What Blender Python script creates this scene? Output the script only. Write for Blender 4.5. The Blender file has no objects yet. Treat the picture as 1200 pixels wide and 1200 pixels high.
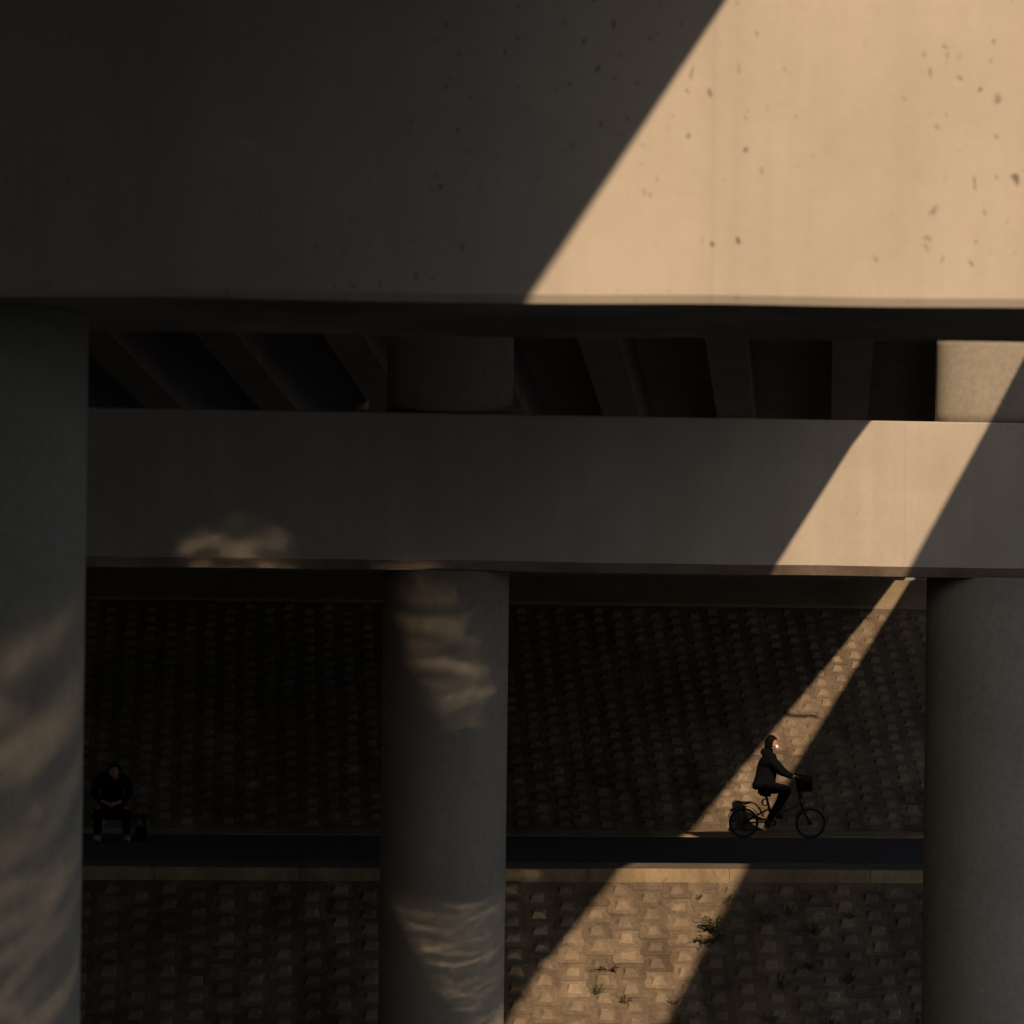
import bpy, bmesh, math, random
from mathutils import Vector, Matrix, noise as mnoise

scene = bpy.context.scene
rnd = random.Random(7)
C = bpy.context.collection

# ------------------------------------------------------------------ camera
EYE = 3.9                       # camera height above the riverside path
cam_d = bpy.data.cameras.new('camera')
cam = bpy.data.objects.new('camera', cam_d); C.objects.link(cam)
cam_d.sensor_width = 36.0
cam_d.lens = 111.0
cam_d.shift_y = 0.075
cam_d.clip_start = 0.1
cam_d.clip_end = 2000
cam_d.dof.use_dof = True
cam_d.dof.focus_distance = 47.0
cam_d.dof.aperture_fstop = 3.4
cam.matrix_world = Matrix.Translation((0, 0, EYE)) @ Matrix.Rotation(math.radians(90), 4, 'X') @ Matrix.Rotation(0.0125, 4, 'Z')
scene.camera = cam

# ------------------------------------------------------------------ sun and sky
SUN = Vector((0.20, -1.0, 0.60)).normalized()        # towards the sun
elev = math.asin(SUN.z)
world = bpy.data.worlds.new('World'); scene.world = world; world.use_nodes = True
wn = world.node_tree
bg = wn.nodes['Background']
sky = wn.nodes.new('ShaderNodeTexSky')
sky.sky_type = 'NISHITA'; sky.sun_disc = False
sky.sun_elevation = elev
sky.sun_rotation = math.atan2(SUN.x, SUN.y)
sky.air_density = 1.0; sky.dust_density = 2.2; sky.ozone_density = 2.0
wn.links.new(sky.outputs[0], bg.inputs[0])
bg.inputs[1].default_value = 0.12
sun_d = bpy.data.lights.new('sun', 'SUN')
sun_d.energy = 4.9; sun_d.angle = math.radians(0.5); sun_d.color = (1.0, 0.735, 0.465)
sun = bpy.data.objects.new('sun', sun_d); C.objects.link(sun)
sun.rotation_euler = SUN.to_track_quat('Z', 'Y').to_euler()
sun.location = (10, -40, 40)
vs = scene.view_settings
vs.view_transform = 'Standard'; vs.look = 'None'; vs.exposure = 0.0; vs.gamma = 1.0; vs.use_curve_mapping = False
cy = scene.cycles
cy.use_guiding = True; cy.use_surface_guiding = True; cy.use_volume_guiding = False
cy.guiding_training_samples = 128; cy.use_adaptive_sampling = False; cy.surface_guiding_probability = 0.6; cy.blur_glossy = 0.0; cy.sample_clamp_indirect = 0.0
cy.caustics_reflective = True                # the sun really is thrown back up by the rippled river
cy.max_bounces = 8; cy.diffuse_bounces = 5; cy.glossy_bounces = 4

# ------------------------------------------------------------------ materials
def new_mat(name):
    m = bpy.data.materials.new(name); m.use_nodes = True
    return m, m.node_tree.nodes, m.node_tree.links, m.node_tree.nodes['Principled BSDF']

def plain(name, col, rough=0.7, metal=0.0, spec=0.5):
    m, n, l, b = new_mat(name)
    b.inputs['Base Color'].default_value = (*col, 1); b.inputs['Roughness'].default_value = rough
    b.inputs['Metallic'].default_value = metal; b.inputs['Specular IOR Level'].default_value = spec
    return m

def mixc(n, l, fac, a, b, mode='MIX'):
    x = n.new('ShaderNodeMix'); x.data_type = 'RGBA'; x.blend_type = mode
    for sock, v in ((x.inputs[0], fac), (x.inputs[6], a), (x.inputs[7], b)):
        if hasattr(v, 'is_linked'): l.new(v, sock)
        elif isinstance(v, tuple): sock.default_value = (*v, 1)
        else: sock.default_value = v
    return x.outputs[2]

def ramp(n, l, src, p0, p1, c0=0.0, c1=1.0):
    r = n.new('ShaderNodeMapRange'); r.clamp = True
    r.inputs[1].default_value = p0; r.inputs[2].default_value = p1
    r.inputs[3].default_value = c0; r.inputs[4].default_value = c1
    l.new(src, r.inputs[0]); return r.outputs[0]

def tex_noise(n, l, vec, scale, detail=5, rough=0.6, stretch=None):
    if stretch:
        mp = n.new('ShaderNodeMapping'); mp.inputs['Scale'].default_value = stretch
        l.new(vec, mp.inputs[0]); vec = mp.outputs[0]
    t = n.new('ShaderNodeTexNoise'); t.inputs['Scale'].default_value = scale
    t.inputs['Detail'].default_value = detail; t.inputs['Roughness'].default_value = rough
    l.new(vec, t.inputs['Vector']); return t.outputs['Fac']

def concrete(name, base, dark, streak=0.35, spots=0.0, spot_scale=2.2, bump=0.15, fine=60, rough=0.85, per_object=False, seam=None, mott_amt=0.18):
    m, n, l, b = new_mat(name)
    tc = n.new('ShaderNodeTexCoord'); vec = tc.outputs['Object']
    if per_object:
        oi = n.new('ShaderNodeObjectInfo')
        mu = n.new('ShaderNodeMath'); mu.operation = 'MULTIPLY'; mu.inputs[1].default_value = 97.0
        l.new(oi.outputs['Random'], mu.inputs[0])
        va = n.new('ShaderNodeVectorMath'); va.operation = 'ADD'
        l.new(vec, va.inputs[0]); l.new(mu.outputs[0], va.inputs[1]); vec = va.outputs[0]
    big = ramp(n, l, tex_noise(n, l, vec, 0.9, 6, 0.62), 0.35, 0.68)
    col = mixc(n, l, big, dark, base)
    st = ramp(n, l, tex_noise(n, l, vec, 1.0, 4, 0.6, (3.2, 3.2, 0.16)), 0.42, 0.72, 0.0, streak)
    col = mixc(n, l, st, col, tuple(c * 0.72 for c in base))
    mott = ramp(n, l, tex_noise(n, l, vec, 14, 5, 0.7), 0.3, 0.75, 1-mott_amt, 1+mott_amt*0.5)
    col = mixc(n, l, 1.0, col, mott, 'MULTIPLY')
    if per_object:
        v = ramp(n, l, oi.outputs['Random'], 0, 1, 0.72, 1.14)
        col = mixc(n, l, 1.0, col, v, 'MULTIPLY')
    if per_object or name.startswith('block'):        # run-off stains and lichen that spread over neighbouring blocks
        gp = n.new('ShaderNodeNewGeometry')
        stn = ramp(n, l, tex_noise(n, l, gp.outputs['Position'], 1.0, 5, 0.65, (1.3, 0.5, 0.5)), 0.40, 0.62)
        col = mixc(n, l, stn, mixc(n, l, 1.0, col, (0.62, 0.60, 0.56), 'MULTIPLY'), col)
        moss = ramp(n, l, tex_noise(n, l, gp.outputs['Position'], 5.0, 4, 0.7), 0.60, 0.72, 0.0, 0.7)
        col = mixc(n, l, moss, col, (0.070, 0.062, 0.036))
    if spots:
        sx = n.new('ShaderNodeSeparateXYZ'); l.new(vec, sx.inputs[0])
        cxz = n.new('ShaderNodeCombineXYZ'); l.new(sx.outputs[0], cxz.inputs[0]); l.new(sx.outputs[2], cxz.inputs[1])
        if per_object or name.startswith('block'): l.new(sx.outputs[1], cxz.inputs[1])
        for sc, rad, thr, stretch, rot in ((spot_scale, 0.030, 0.45, (1, 0.85, 1), 0.3), (spot_scale*2.9, 0.064, 0.48, (1, 0.7, 1), -0.4), (spot_scale*1.2, 0.028, 0.5, (1.7, 0.6, 1), -0.55), (spot_scale*5.5, 0.10, 0.42, (1.2, .7, 1), .5), (spot_scale*0.6, 0.026, 0.5, (1, .8, 1), 0.6)):
            mp = n.new('ShaderNodeMapping'); mp.inputs['Scale'].default_value = stretch
            mp.inputs['Rotation'].default_value = (0, 0, rot); mp.inputs['Location'].default_value = (sc*1.7, sc*0.9, 0)
            l.new(cxz.outputs[0], mp.inputs[0])
            wob = n.new('ShaderNodeTexNoise'); wob.inputs['Scale'].default_value = 11; wob.inputs['Detail'].default_value = 4
            l.new(mp.outputs[0], wob.inputs['Vector'])
            wv = n.new('ShaderNodeVectorMath'); wv.operation = 'SCALE'; wv.inputs['Scale'].default_value = 0.11
            l.new(wob.outputs['Color'], wv.inputs[0])
            ad = n.new('ShaderNodeVectorMath'); ad.operation = 'ADD'
            l.new(mp.outputs[0], ad.inputs[0]); l.new(wv.outputs[0], ad.inputs[1])
            vo = n.new('ShaderNodeTexVoronoi'); vo.voronoi_dimensions = '2D'; vo.inputs['Scale'].default_value = sc
            l.new(ad.outputs[0], vo.inputs['Vector'])
            d = ramp(n, l, vo.outputs['Distance'], rad*0.3, rad, 1.0, 0.0)
            sepc = n.new('ShaderNodeSeparateColor'); l.new(vo.outputs['Color'], sepc.inputs[0])
            pick = ramp(n, l, sepc.outputs[0], thr, thr+0.5, 0.0, 1.0)
            clus = ramp(n, l, tex_noise(n, l, vec, 0.8, 3, 0.6), 0.44, 0.60)
            mm = n.new('ShaderNodeMath'); mm.operation = 'MULTIPLY'; l.new(d, mm.inputs[0]); l.new(pick, mm.inputs[1])
            m2 = n.new('ShaderNodeMath'); m2.operation = 'MULTIPLY'; l.new(mm.outputs[0], m2.inputs[0]); l.new(clus, m2.inputs[1])
            m3 = n.new('ShaderNodeMath'); m3.operation = 'MULTIPLY'; l.new(m2.outputs[0], m3.inputs[0]); m3.inputs[1].default_value = spots
            col = mixc(n, l, m3.outputs[0], col, (0.05, 0.042, 0.037))
    if seam:                                       # cold joints: faint lines left by the formwork boards
        sp = n.new('ShaderNodeSeparateXYZ'); l.new(vec, sp.inputs[0])
        for axis, pos, per in seam:
            sb = n.new('ShaderNodeMath'); sb.operation = 'SUBTRACT'; l.new(sp.outputs[axis], sb.inputs[0]); sb.inputs[1].default_value = pos
            pp = n.new('ShaderNodeMath'); pp.operation = 'PINGPONG'; pp.inputs[1].default_value = per / 2
            l.new(sb.outputs[0], pp.inputs[0])
            ln = ramp(n, l, pp.outputs[0], 0.003, 0.014, 0.13, 0.0)
            col = mixc(n, l, ln, col, tuple(c * 0.45 for c in base))
    l.new(col, b.inputs['Base Color'])
    b.inputs['Roughness'].default_value = rough; b.inputs['Specular IOR Level'].default_value = 0.3
    f = tex_noise(n, l, vec, fine, 4, 0.7)
    bp = n.new('ShaderNodeBump'); bp.inputs['Strength'].default_value = bump; bp.inputs['Distance'].default_value = 0.02
    l.new(f, bp.inputs['Height']); l.new(bp.outputs[0], b.inputs['Normal'])
    return m

M_front = concrete('front_beam_concrete', (0.465, 0.41, 0.36), (0.40, 0.35, 0.302), 0.5, 0.9, 1.5, 0.06, 45, seam=((0, 0.93, 3.6),), mott_amt=0.05)
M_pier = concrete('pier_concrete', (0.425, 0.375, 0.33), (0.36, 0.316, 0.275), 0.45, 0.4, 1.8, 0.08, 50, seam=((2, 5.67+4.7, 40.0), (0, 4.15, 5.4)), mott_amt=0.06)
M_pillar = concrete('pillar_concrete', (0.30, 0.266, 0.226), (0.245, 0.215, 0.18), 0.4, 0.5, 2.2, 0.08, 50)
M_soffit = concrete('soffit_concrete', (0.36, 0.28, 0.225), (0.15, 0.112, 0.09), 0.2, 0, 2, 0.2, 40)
M_deck = concrete('deck_concrete', (0.30, 0.29, 0.28), (0.22, 0.21, 0.20), 0.5, 0, 2, 0.15, 40)
M_kerb = concrete('kerb_concrete', (0.50, 0.38, 0.24), (0.24, 0.18, 0.125), 0.9, 0.4, 4, 0.25, 40, per_object=True)
M_cope = concrete('coping_concrete', (0.25, 0.195, 0.132), (0.17, 0.132, 0.09), 0.4, 0.3, 4, 0.2, 40)
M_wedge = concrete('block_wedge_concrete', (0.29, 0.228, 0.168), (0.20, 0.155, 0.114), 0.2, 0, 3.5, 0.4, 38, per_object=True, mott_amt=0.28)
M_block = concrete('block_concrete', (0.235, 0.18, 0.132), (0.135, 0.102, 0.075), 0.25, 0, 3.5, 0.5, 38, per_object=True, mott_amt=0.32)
M_shoulder = concrete('shoulder_concrete', (0.17, 0.145, 0.12), (0.12, 0.10, 0.085), 0.0, 0, 3, 0.4, 50)
M_joint = plain('joint_dirt', (0.10, 0.078, 0.058), 0.95)
M_earth = concrete('earth', (0.12, 0.10, 0.07), (0.06, 0.05, 0.035), 0.0, 0, 3, 0.5, 12)
M_bush = concrete('shade_bank_greenery', (0.055, 0.065, 0.03), (0.025, 0.032, 0.016), 0.0, 0, 3, 0.8, 3)
M_asphalt = concrete('asphalt', (0.085, 0.080, 0.080), (0.062, 0.058, 0.058), 0.0, 0, 3, 0.6, 120)

def water_mat():
    m, n, l, b = new_mat('water')
    b.inputs['Base Color'].default_value = (0.02, 0.026, 0.022, 1)
    b.inputs['Roughness'].default_value = 0.026; b.inputs['IOR'].default_value = 1.6
    tc = n.new('ShaderNodeTexCoord')
    f1 = tex_noise(n, l, tc.outputs['Object'], 1.5, 1, 0.4, (1.0, 1.5, 1))
    f2 = tex_noise(n, l, tc.outputs['Object'], 4.4, 1, 0.4, (1.0, 1.6, 1))
    mm = n.new('ShaderNodeMath'); mm.operation = 'MULTIPLY_ADD'; mm.inputs[1].default_value = 0.12
    l.new(f2, mm.inputs[0]); l.new(f1, mm.inputs[2])
    bp = n.new('ShaderNodeBump'); bp.inputs['Strength'].default_value = 1.0; bp.inputs['Distance'].default_value = 0.0032
    l.new(mm.outputs[0], bp.inputs['Height']); l.new(bp.outputs[0], b.inputs['Normal'])
    return m
M_water = water_mat()

# ------------------------------------------------------------------ mesh helpers
def link(o, parent=None):
    C.objects.link(o)
    if parent is not None: o.parent = parent
    return o

def mesh_obj(name, bm, mat, parent=None, smooth=False):
    me = bpy.data.meshes.new(name)
    bmesh.ops.recalc_face_normals(bm, faces=bm.faces[:])
    bm.to_mesh(me); bm.free()
    me.materials.append(mat)
    if smooth:
        for p in me.polygons: p.use_smooth = True
    return link(bpy.data.objects.new(name, me), parent)

def tag(o, label=None, cat=None, group=None, kind=None):
    if label: o['label'] = label
    if cat: o['category'] = cat
    if group: o['group'] = group
    if kind: o['kind'] = kind
    return o

def thing(name, label, cat, loc=(0, 0, 0), rz=0.0, group=None):
    o = bpy.data.objects.new(name, None); C.objects.link(o)
    o.location = loc; o.rotation_euler = (0, 0, rz); o.empty_display_size = 0.2
    return tag(o, label, cat, group)

def add_box(bm, x0, x1, y0, y1, z0, z1, bevel=0.0):
    vs_ = [bm.verts.new(p) for p in ((x0,y0,z0),(x1,y0,z0),(x1,y1,z0),(x0,y1,z0),(x0,y0,z1),(x1,y0,z1),(x1,y1,z1),(x0,y1,z1))]
    fs = [bm.faces.new([vs_[i] for i in q]) for q in ((0,3,2,1),(4,5,6,7),(0,1,5,4),(1,2,6,5),(2,3,7,6),(3,0,4,7))]
    if bevel:
        es = list({e for f in fs for e in f.edges})
        bmesh.ops.bevel(bm, geom=es, offset=bevel, segments=2, affect='EDGES', profile=0.6)
    return vs_

def add_tube(bm, pts, r, seg=8, caps=True, radii=None):
    pts = [Vector(p) for p in pts]; rings = []
    for i, p in enumerate(pts):
        t = (pts[min(i+1, len(pts)-1)] - pts[max(i-1, 0)]).normalized()
        up = Vector((0, 1, 0)) if abs(t.y) < 0.9 else Vector((1, 0, 0))
        a = t.cross(up).normalized()
        if rings and a.dot(lasta) < 0: a = -a
        lasta = a; b = t.cross(a).normalized()
        rr = radii[i] if radii else r
        rings.append([bm.verts.new(p + a*rr*math.cos(2*math.pi*k/seg) + b*rr*math.sin(2*math.pi*k/seg)) for k in range(seg)])
    for i in range(len(rings)-1):
        for k in range(seg):
            bm.faces.new((rings[i][k], rings[i][(k+1)%seg], rings[i+1][(k+1)%seg], rings[i+1][k]))
    if caps and len(rings) > 1:
        bm.faces.new(rings[0][::-1]); bm.faces.new(rings[-1])

def add_cyl(bm, x, y, z0, z1, r, seg=64, rows=8):
    rings = []
    for j in range(rows+1):
        z = z0 + (z1-z0)*j/rows
        rings.append([bm.verts.new((x+r*math.cos(2*math.pi*k/seg), y+r*math.sin(2*math.pi*k/seg), z)) for k in range(seg)])
    for j in range(rows):
        for k in range(seg):
            f = bm.faces.new((rings[j][k], rings[j][(k+1)%seg], rings[j+1][(k+1)%seg], rings[j+1][k])); f.smooth = True
    bm.faces.new(rings[0][::-1]); bm.faces.new(rings[-1])

def sweep_section(bm, sections):
    """sections: list of closed rings of points; skinned together with end caps"""
    rings = [[bm.verts.new(p) for p in s] for s in sections]
    n = len(rings[0])
    for i in range(len(rings)-1):
        for k in range(n):
            bm.faces.new((rings[i][k], rings[i][(k+1)%n], rings[i+1][(k+1)%n], rings[i+1][k]))
    bm.faces.new(rings[0][::-1]); bm.faces.new(rings[-1])

def beam_mesh(x0, x1, prof, step=0.5, wob=0.006, seed=0):
    """beam along x with a cross-section prof [(y,z)...]; its lower arris wavers a little"""
    bm = bmesh.new(); secs = []
    n = max(2, int((x1-x0)/step))
    zmin = min(z for y, z in prof)
    for i in range(n+1):
        x = x0+(x1-x0)*i/n
        w = mnoise.noise((x*0.9, seed*3.1, 0.5))*wob
        secs.append([(x, y, z+(w if z < zmin+0.3 else 0)) for y, z in prof])
    sweep_section(bm, secs)
    return bm

# the riverside frame: path, slopes and rear pier run along u, 5 degrees off the camera's picture plane
PHI = 0.09
O = Vector((0, 45, 0))
def W(u, v, z=0.0):
    return O + Vector((u*math.cos(PHI)-v*math.sin(PHI), u*math.sin(PHI)+v*math.cos(PHI), z))
def rear(o, u=0, v=0, z=0):
    o.location = W(u, v, z); o.rotation_euler = (0, 0, PHI); return o

# ------------------------------------------------------------------ ground and water
WATER_Z = -3.1
def grid_sheet(name, x0, x1, y0, y1, z, mat):
    bm = bmesh.new(); bmesh.ops.create_grid(bm, x_segments=1, y_segments=1, size=0.5)
    for v in bm.verts:
        v.co = Vector((x0+(v.co.x+0.5)*(x1-x0), y0+(v.co.y+0.5)*(y1-y0), z))
    return mesh_obj(name, bm, mat)
tag(grid_sheet('riverbed', -400, 400, -400, 400, WATER_Z-1.2, M_earth), kind='structure')
# the opposite bank of the river, behind the photographer: an unseen rise added to cut low sky light
bm = bmesh.new()
secs = []
for i in range(41):
    x = -240+12*i
    h = 19+4*mnoise.noise((x*0.02, 1.7, 0.3))
    secs.append([(x, -46, WATER_Z-1), (x, -52, 1.0), (x, -58, h*0.75), (x, -70, h), (x, -160, h), (x, -160, WATER_Z-1)])
sweep_section(bm, secs)
tag(mesh_obj('far_shade_bank', bm, M_bush), kind='structure')
def side_shade_bank(y0, y1):  # unseen bank added to block sky light from the left
    bm = bmesh.new(); secs = []
    for i in range(13):
        y = y0+(y1-y0)*i/12
        h = 15+2*mnoise.noise((y*0.05, 4.7, 0.3))
        secs.append([(-19, y, WATER_Z-1), (-19.4, y, 4), (-20.5, y, h*0.8), (-26, y, h), (-120, y, h), (-120, y, WATER_Z-1)])
    sweep_section(bm, secs)
    tag(mesh_obj('side_shade_bank', bm, M_bush), kind='structure')
side_shade_bank(-70, 42.0); side_shade_bank(50.5, 95)
tag(grid_sheet('water', -120, 120, -45, 48, WATER_Z, M_water), kind='structure')

# ------------------------------------------------------------------ path, shoulder, kerb, gutter
def strip(name, v0, v1, z, mat, u0=-45, u1=45, depth=0.4):
    bm = bmesh.new(); add_box(bm, u0, u1, v0, v1, -depth, 0.0)
    o = mesh_obj(name, bm, mat); rear(o, 0, 0, z); return tag(o, kind='structure')
strip('path', 0.12, 4.78, 0.0, M_asphalt)
strip('path_shoulder', -0.99, 0.12, -0.004, M_shoulder)
strip('gutter', 4.78, 6.0, 0.012, M_kerb)
bm = bmesh.new()
add_box(bm, -45, 45, -1.10, -0.99, -0.5, 0.004, 0.0)
kb = mesh_obj('path_kerb', bm, M_kerb); rear(kb); tag(kb, kind='structure')
bm = bmesh.new(); add_box(bm, -0.996, 0.996, -0.03, 0.085, -0.30, 0.014, 0.010)
km = mesh_obj('kerb_stone', bm, M_kerb, kb)
kr = random.Random(4)
for i in range(14):
    k_ = km if i == 0 else link(km.copy(), kb)
    k_.location = (-12+2.0*i, -1.09+kr.uniform(-.004, .004), kr.uniform(-.004, .004))

# ------------------------------------------------------------------ block revetments
def block_mesh(w, L, rng, part=0):
    """one interlocking concrete block: a wavy-sided slab with a raised wedge; local x across, y up-slope, z out.
    part -1 / +1 gives the lower / upper half without its wedge, for the ends of the odd columns"""
    bm = bmesh.new()
    def g(y):
        t = (y/L) % 1.0
        return 0.021*w/0.39*max(-1, min(1, 1.6*math.sin(2*math.pi*t)))
    gap = 0.0028
    ya, yb = {0: (-L/2, L/2), -1: (-L/2, 0), 1: (0, L/2)}[part]
    N = 8
    H = yb-ya
    left = [(-w/2+g(ya+H*i/N)+gap, ya+gap+(H-2*gap)*i/N) for i in range(N+1)]
    right = [(w/2+g(ya+H*i/N-L/2)-gap, ya+gap+(H-2*gap)*i/N) for i in range(N+1)]
    out = left+right[::-1]
    lo = [bm.verts.new((x, y, -0.05)) for x, y in out]
    hi = [bm.verts.new((x, y, rng.uniform(-0.002, 0.002))) for x, y in out]
    n = len(out)
    for i in range(n):
        bm.faces.new((lo[i], lo[(i+1)%n], hi[(i+1)%n], hi[i]))
    bm.faces.new(hi)
    if part == 0:
        s = w/0.39
        j = lambda a: a+rng.uniform(-.012, .012)
        cx, cyy, h = rng.uniform(-.010, .010), rng.uniform(-.010, .010)-0.01*s, 0.050*s*rng.choice((.35, .8, .9, 1, 1.05, 1.1, 1.1, 1.15))
        base = [(-.106,-.074),(.106,-.074),(.106,.088),(-.106,.088)]; top = [(-.062,.004),(.062,.004),(.056,.052),(-.056,.052)]
        b0 = [bm.verts.new((cx+j(x*s), cyy+j(y*s), -0.003)) for x, y in base]
        b1 = [bm.verts.new((cx+j(x*s), cyy+j(y*s), h+rng.uniform(-.004, .004))) for x, y in top]
        for i in range(4):
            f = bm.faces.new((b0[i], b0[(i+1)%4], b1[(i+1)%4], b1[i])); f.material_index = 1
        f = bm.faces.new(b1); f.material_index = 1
    me = bpy.data.meshes.new('concrete_block')
    bmesh.ops.recalc_face_normals(bm, faces=bm.faces[:])
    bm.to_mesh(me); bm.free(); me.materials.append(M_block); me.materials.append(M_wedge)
    return me

def revetment(name, v0, z0, ang, length, bw, bl, up, u_lo, u_hi, vis, seed):
    """slope face starting at (v0,z0); up=+1 rises away from the camera, -1 falls towards it"""
    rng = random.Random(seed)
    ca, sa = math.cos(ang), math.sin(ang)
    bm = bmesh.new()
    # bed below the blocks
    t = 0.007
    prof = []
    def pt(d, n_):   # d along slope from start, n_ along the outward normal
        if up > 0: return (v0 + d*ca - n_*sa, z0 + d*sa + n_*ca)
        return (v0 - d*ca - n_*sa, z0 - d*sa + n_*ca)
    a, b = pt(-0.02, -t), pt(length, -t); c, d_ = pt(length, -t-0.5), pt(-0.02, -t-0.5)
    sweep_section(bm, [[(u, p[0], p[1]) for p in (a, b, c, d_)] for u in (-45, 45)])
    bed = mesh_obj(name, bm, M_joint); rear(bed); tag(bed, kind='structure')
    meshes = [block_mesh(bw, bl, rng) for k in range(16)]
    half = block_mesh(bw, bl, rng, -1 if up < 0 else 1)
    cand = []
    ncol = int((u_hi-u_lo)/bw); nrow = int(length/bl)
    X = Vector((1, 0, 0)); N = Vector((0, -sa, ca)); Y = Vector((0, ca, sa))
    for i in range(ncol):
        for r in range(-1, nrow):
            if r < 0 and i % 2 == 0: continue
            d = (r+0.5)*bl + (bl/2 if i % 2 else 0)
            if d + bl/2 > length+0.01: continue
            u = u_lo + (i+0.5)*bw
            v, z = pt(d, 0)
            p = W(u, v, z)
            dep = p.y
            px = 600+p.x/dep*3700; py = 690+(EYE-z)/dep*3700
            seen = vis(px, py)
            M = Matrix((( *X, 0),( *Y, 0),( *N, 0),(0,0,0,1))).transposed()
            M = Matrix.Translation((u, v, z+0.0)) @ M @ Matrix.Rotation(rng.uniform(-.012, .012), 4, 'X') @ Matrix.Rotation(rng.uniform(-.016, .016), 4, 'Y')
            M = M @ Matrix.Translation((0, 0, rng.uniform(-.006, .006)))
            cand.append((0 if seen else 1, dep, half if r < 0 else meshes[rng.randrange(16)], M))
    cand.sort(key=lambda c: (c[0], c[1]))
    for c in cand[:300]:
        if c[0]: break
        ob = bpy.data.objects.new('concrete_block', c[2])
        link(ob, bed); ob.matrix_local = c[3]
    rest = [c for k, c in enumerate(cand) if k >= 300 or c[0]]
    bm = bmesh.new()
    for c in rest:
        tmp = bmesh.new(); tmp.from_mesh(c[2]); tmp.transform(c[3])
        me = bpy.data.meshes.new('tmp'); tmp.to_mesh(me); tmp.free(); bm.from_mesh(me); bpy.data.meshes.remove(me)
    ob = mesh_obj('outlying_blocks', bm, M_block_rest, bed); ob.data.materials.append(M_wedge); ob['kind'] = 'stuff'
    return bed

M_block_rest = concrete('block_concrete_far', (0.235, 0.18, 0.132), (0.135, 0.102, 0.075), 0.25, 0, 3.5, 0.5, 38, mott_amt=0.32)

def seen_low(px, py): return 95 < px < 1090 and py < 1215 and not (455 < px < 575)
def seen_up(px, py): return 95 < px < 1090 and py > 690 and not (455 < px < 580)
revetment('lower_slope', -1.13, -0.17, math.radians(42), 4.8, 0.39, 0.30, -1, -12, 13, seen_low, 3)
revetment('upper_slope', 6.02, 0.02, math.radians(37.5), 5.95, 0.34, 0.262, +1, -13, 15, seen_up, 5)
# coping on top of the upper slope, earth behind it
vt = 6.02+5.95*math.cos(math.radians(37.5)); zt = 0.02+5.95*math.sin(math.radians(37.5))
bm = bmesh.new()
sweep_section(bm, [[(u, vt-0.01, zt+0.035), (u, vt+0.62, zt+0.50), (u, vt+1.4, zt+0.50), (u, vt+1.4, zt-0.6), (u, vt-0.01, zt-0.4)] for u in (-45, 45)])
o = mesh_obj('slope_coping', bm, M_cope); rear(o); tag(o, kind='structure')
bm = bmesh.new(); add_box(bm, -60, 60, vt+1.2, vt+40, zt-2, zt+0.4)
o = mesh_obj('bank_ground', bm, M_earth); rear(o); tag(o, kind='structure')

# ------------------------------------------------------------------ front pier
fp = thing('front_pier', 'huge near concrete pier with a deep crossbeam catching the broad sun patch', 'bridge pier', (0, 15, WATER_Z-1.2))
zb = 5.30; base = WATER_Z-1.2
prof = [(0.0, zb-base), (0.0, 6.85-base), (2.05, 6.3-base), (2.05, zb-0.04-base), (0.022, zb-0.04-base)]
cb = mesh_obj('crossbeam', beam_mesh(-9, 12, prof, 0.25, 0.012, 1), M_front, fp)
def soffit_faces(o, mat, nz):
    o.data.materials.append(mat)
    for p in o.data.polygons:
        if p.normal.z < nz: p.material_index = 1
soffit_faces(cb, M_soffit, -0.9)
for i in range(13):                                   # bearing blocks between the crossbeam and the girders
    gx = -8.2+1.715*i
    if 1.4 < gx < 6.6: continue
    bm = bmesh.new(); add_box(bm, -0.3, 0.3, -0.45, 0.45, -0.55, 1.1, 0.02)
    p = mesh_obj('bearing_block', bm, M_deck, fp); p.location = (gx, 1.0, 6.85-base)
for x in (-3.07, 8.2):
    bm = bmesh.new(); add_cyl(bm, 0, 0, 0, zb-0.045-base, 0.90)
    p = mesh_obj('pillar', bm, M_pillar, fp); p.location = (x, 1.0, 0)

# ------------------------------------------------------------------ rear pier
rp = thing('rear_pier', 'farther concrete pier with a middle crossbeam on round pillars, narrow slanting sun stripe across it', 'bridge pier', W(0, -7, base), PHI)
z0, z1 = 4.23, 6.00
prof = [(0.0, z0-base), (0.0, z1-0.02-base), (0.02, z1-base), (1.6, z1-base), (1.6, z0-0.12-base), (0.10, z0-0.12-base)]
cb = mesh_obj('crossbeam', beam_mesh(-16, 16, prof, 0.4, 0.012, 2), M_pier, rp)
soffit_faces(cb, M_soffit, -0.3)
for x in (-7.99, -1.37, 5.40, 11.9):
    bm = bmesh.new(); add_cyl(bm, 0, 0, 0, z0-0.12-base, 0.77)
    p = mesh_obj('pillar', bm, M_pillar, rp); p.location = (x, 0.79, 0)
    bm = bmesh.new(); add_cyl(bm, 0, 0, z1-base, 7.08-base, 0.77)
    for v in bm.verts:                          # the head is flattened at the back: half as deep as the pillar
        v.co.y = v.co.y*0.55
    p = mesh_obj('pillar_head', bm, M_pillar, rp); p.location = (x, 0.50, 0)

# ------------------------------------------------------------------ the two decks overhead (edges cast the slanting shadow lines)
def slab_z(y): return 8.75 if y < 38 else 8.75-0.15*(y-38)
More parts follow.
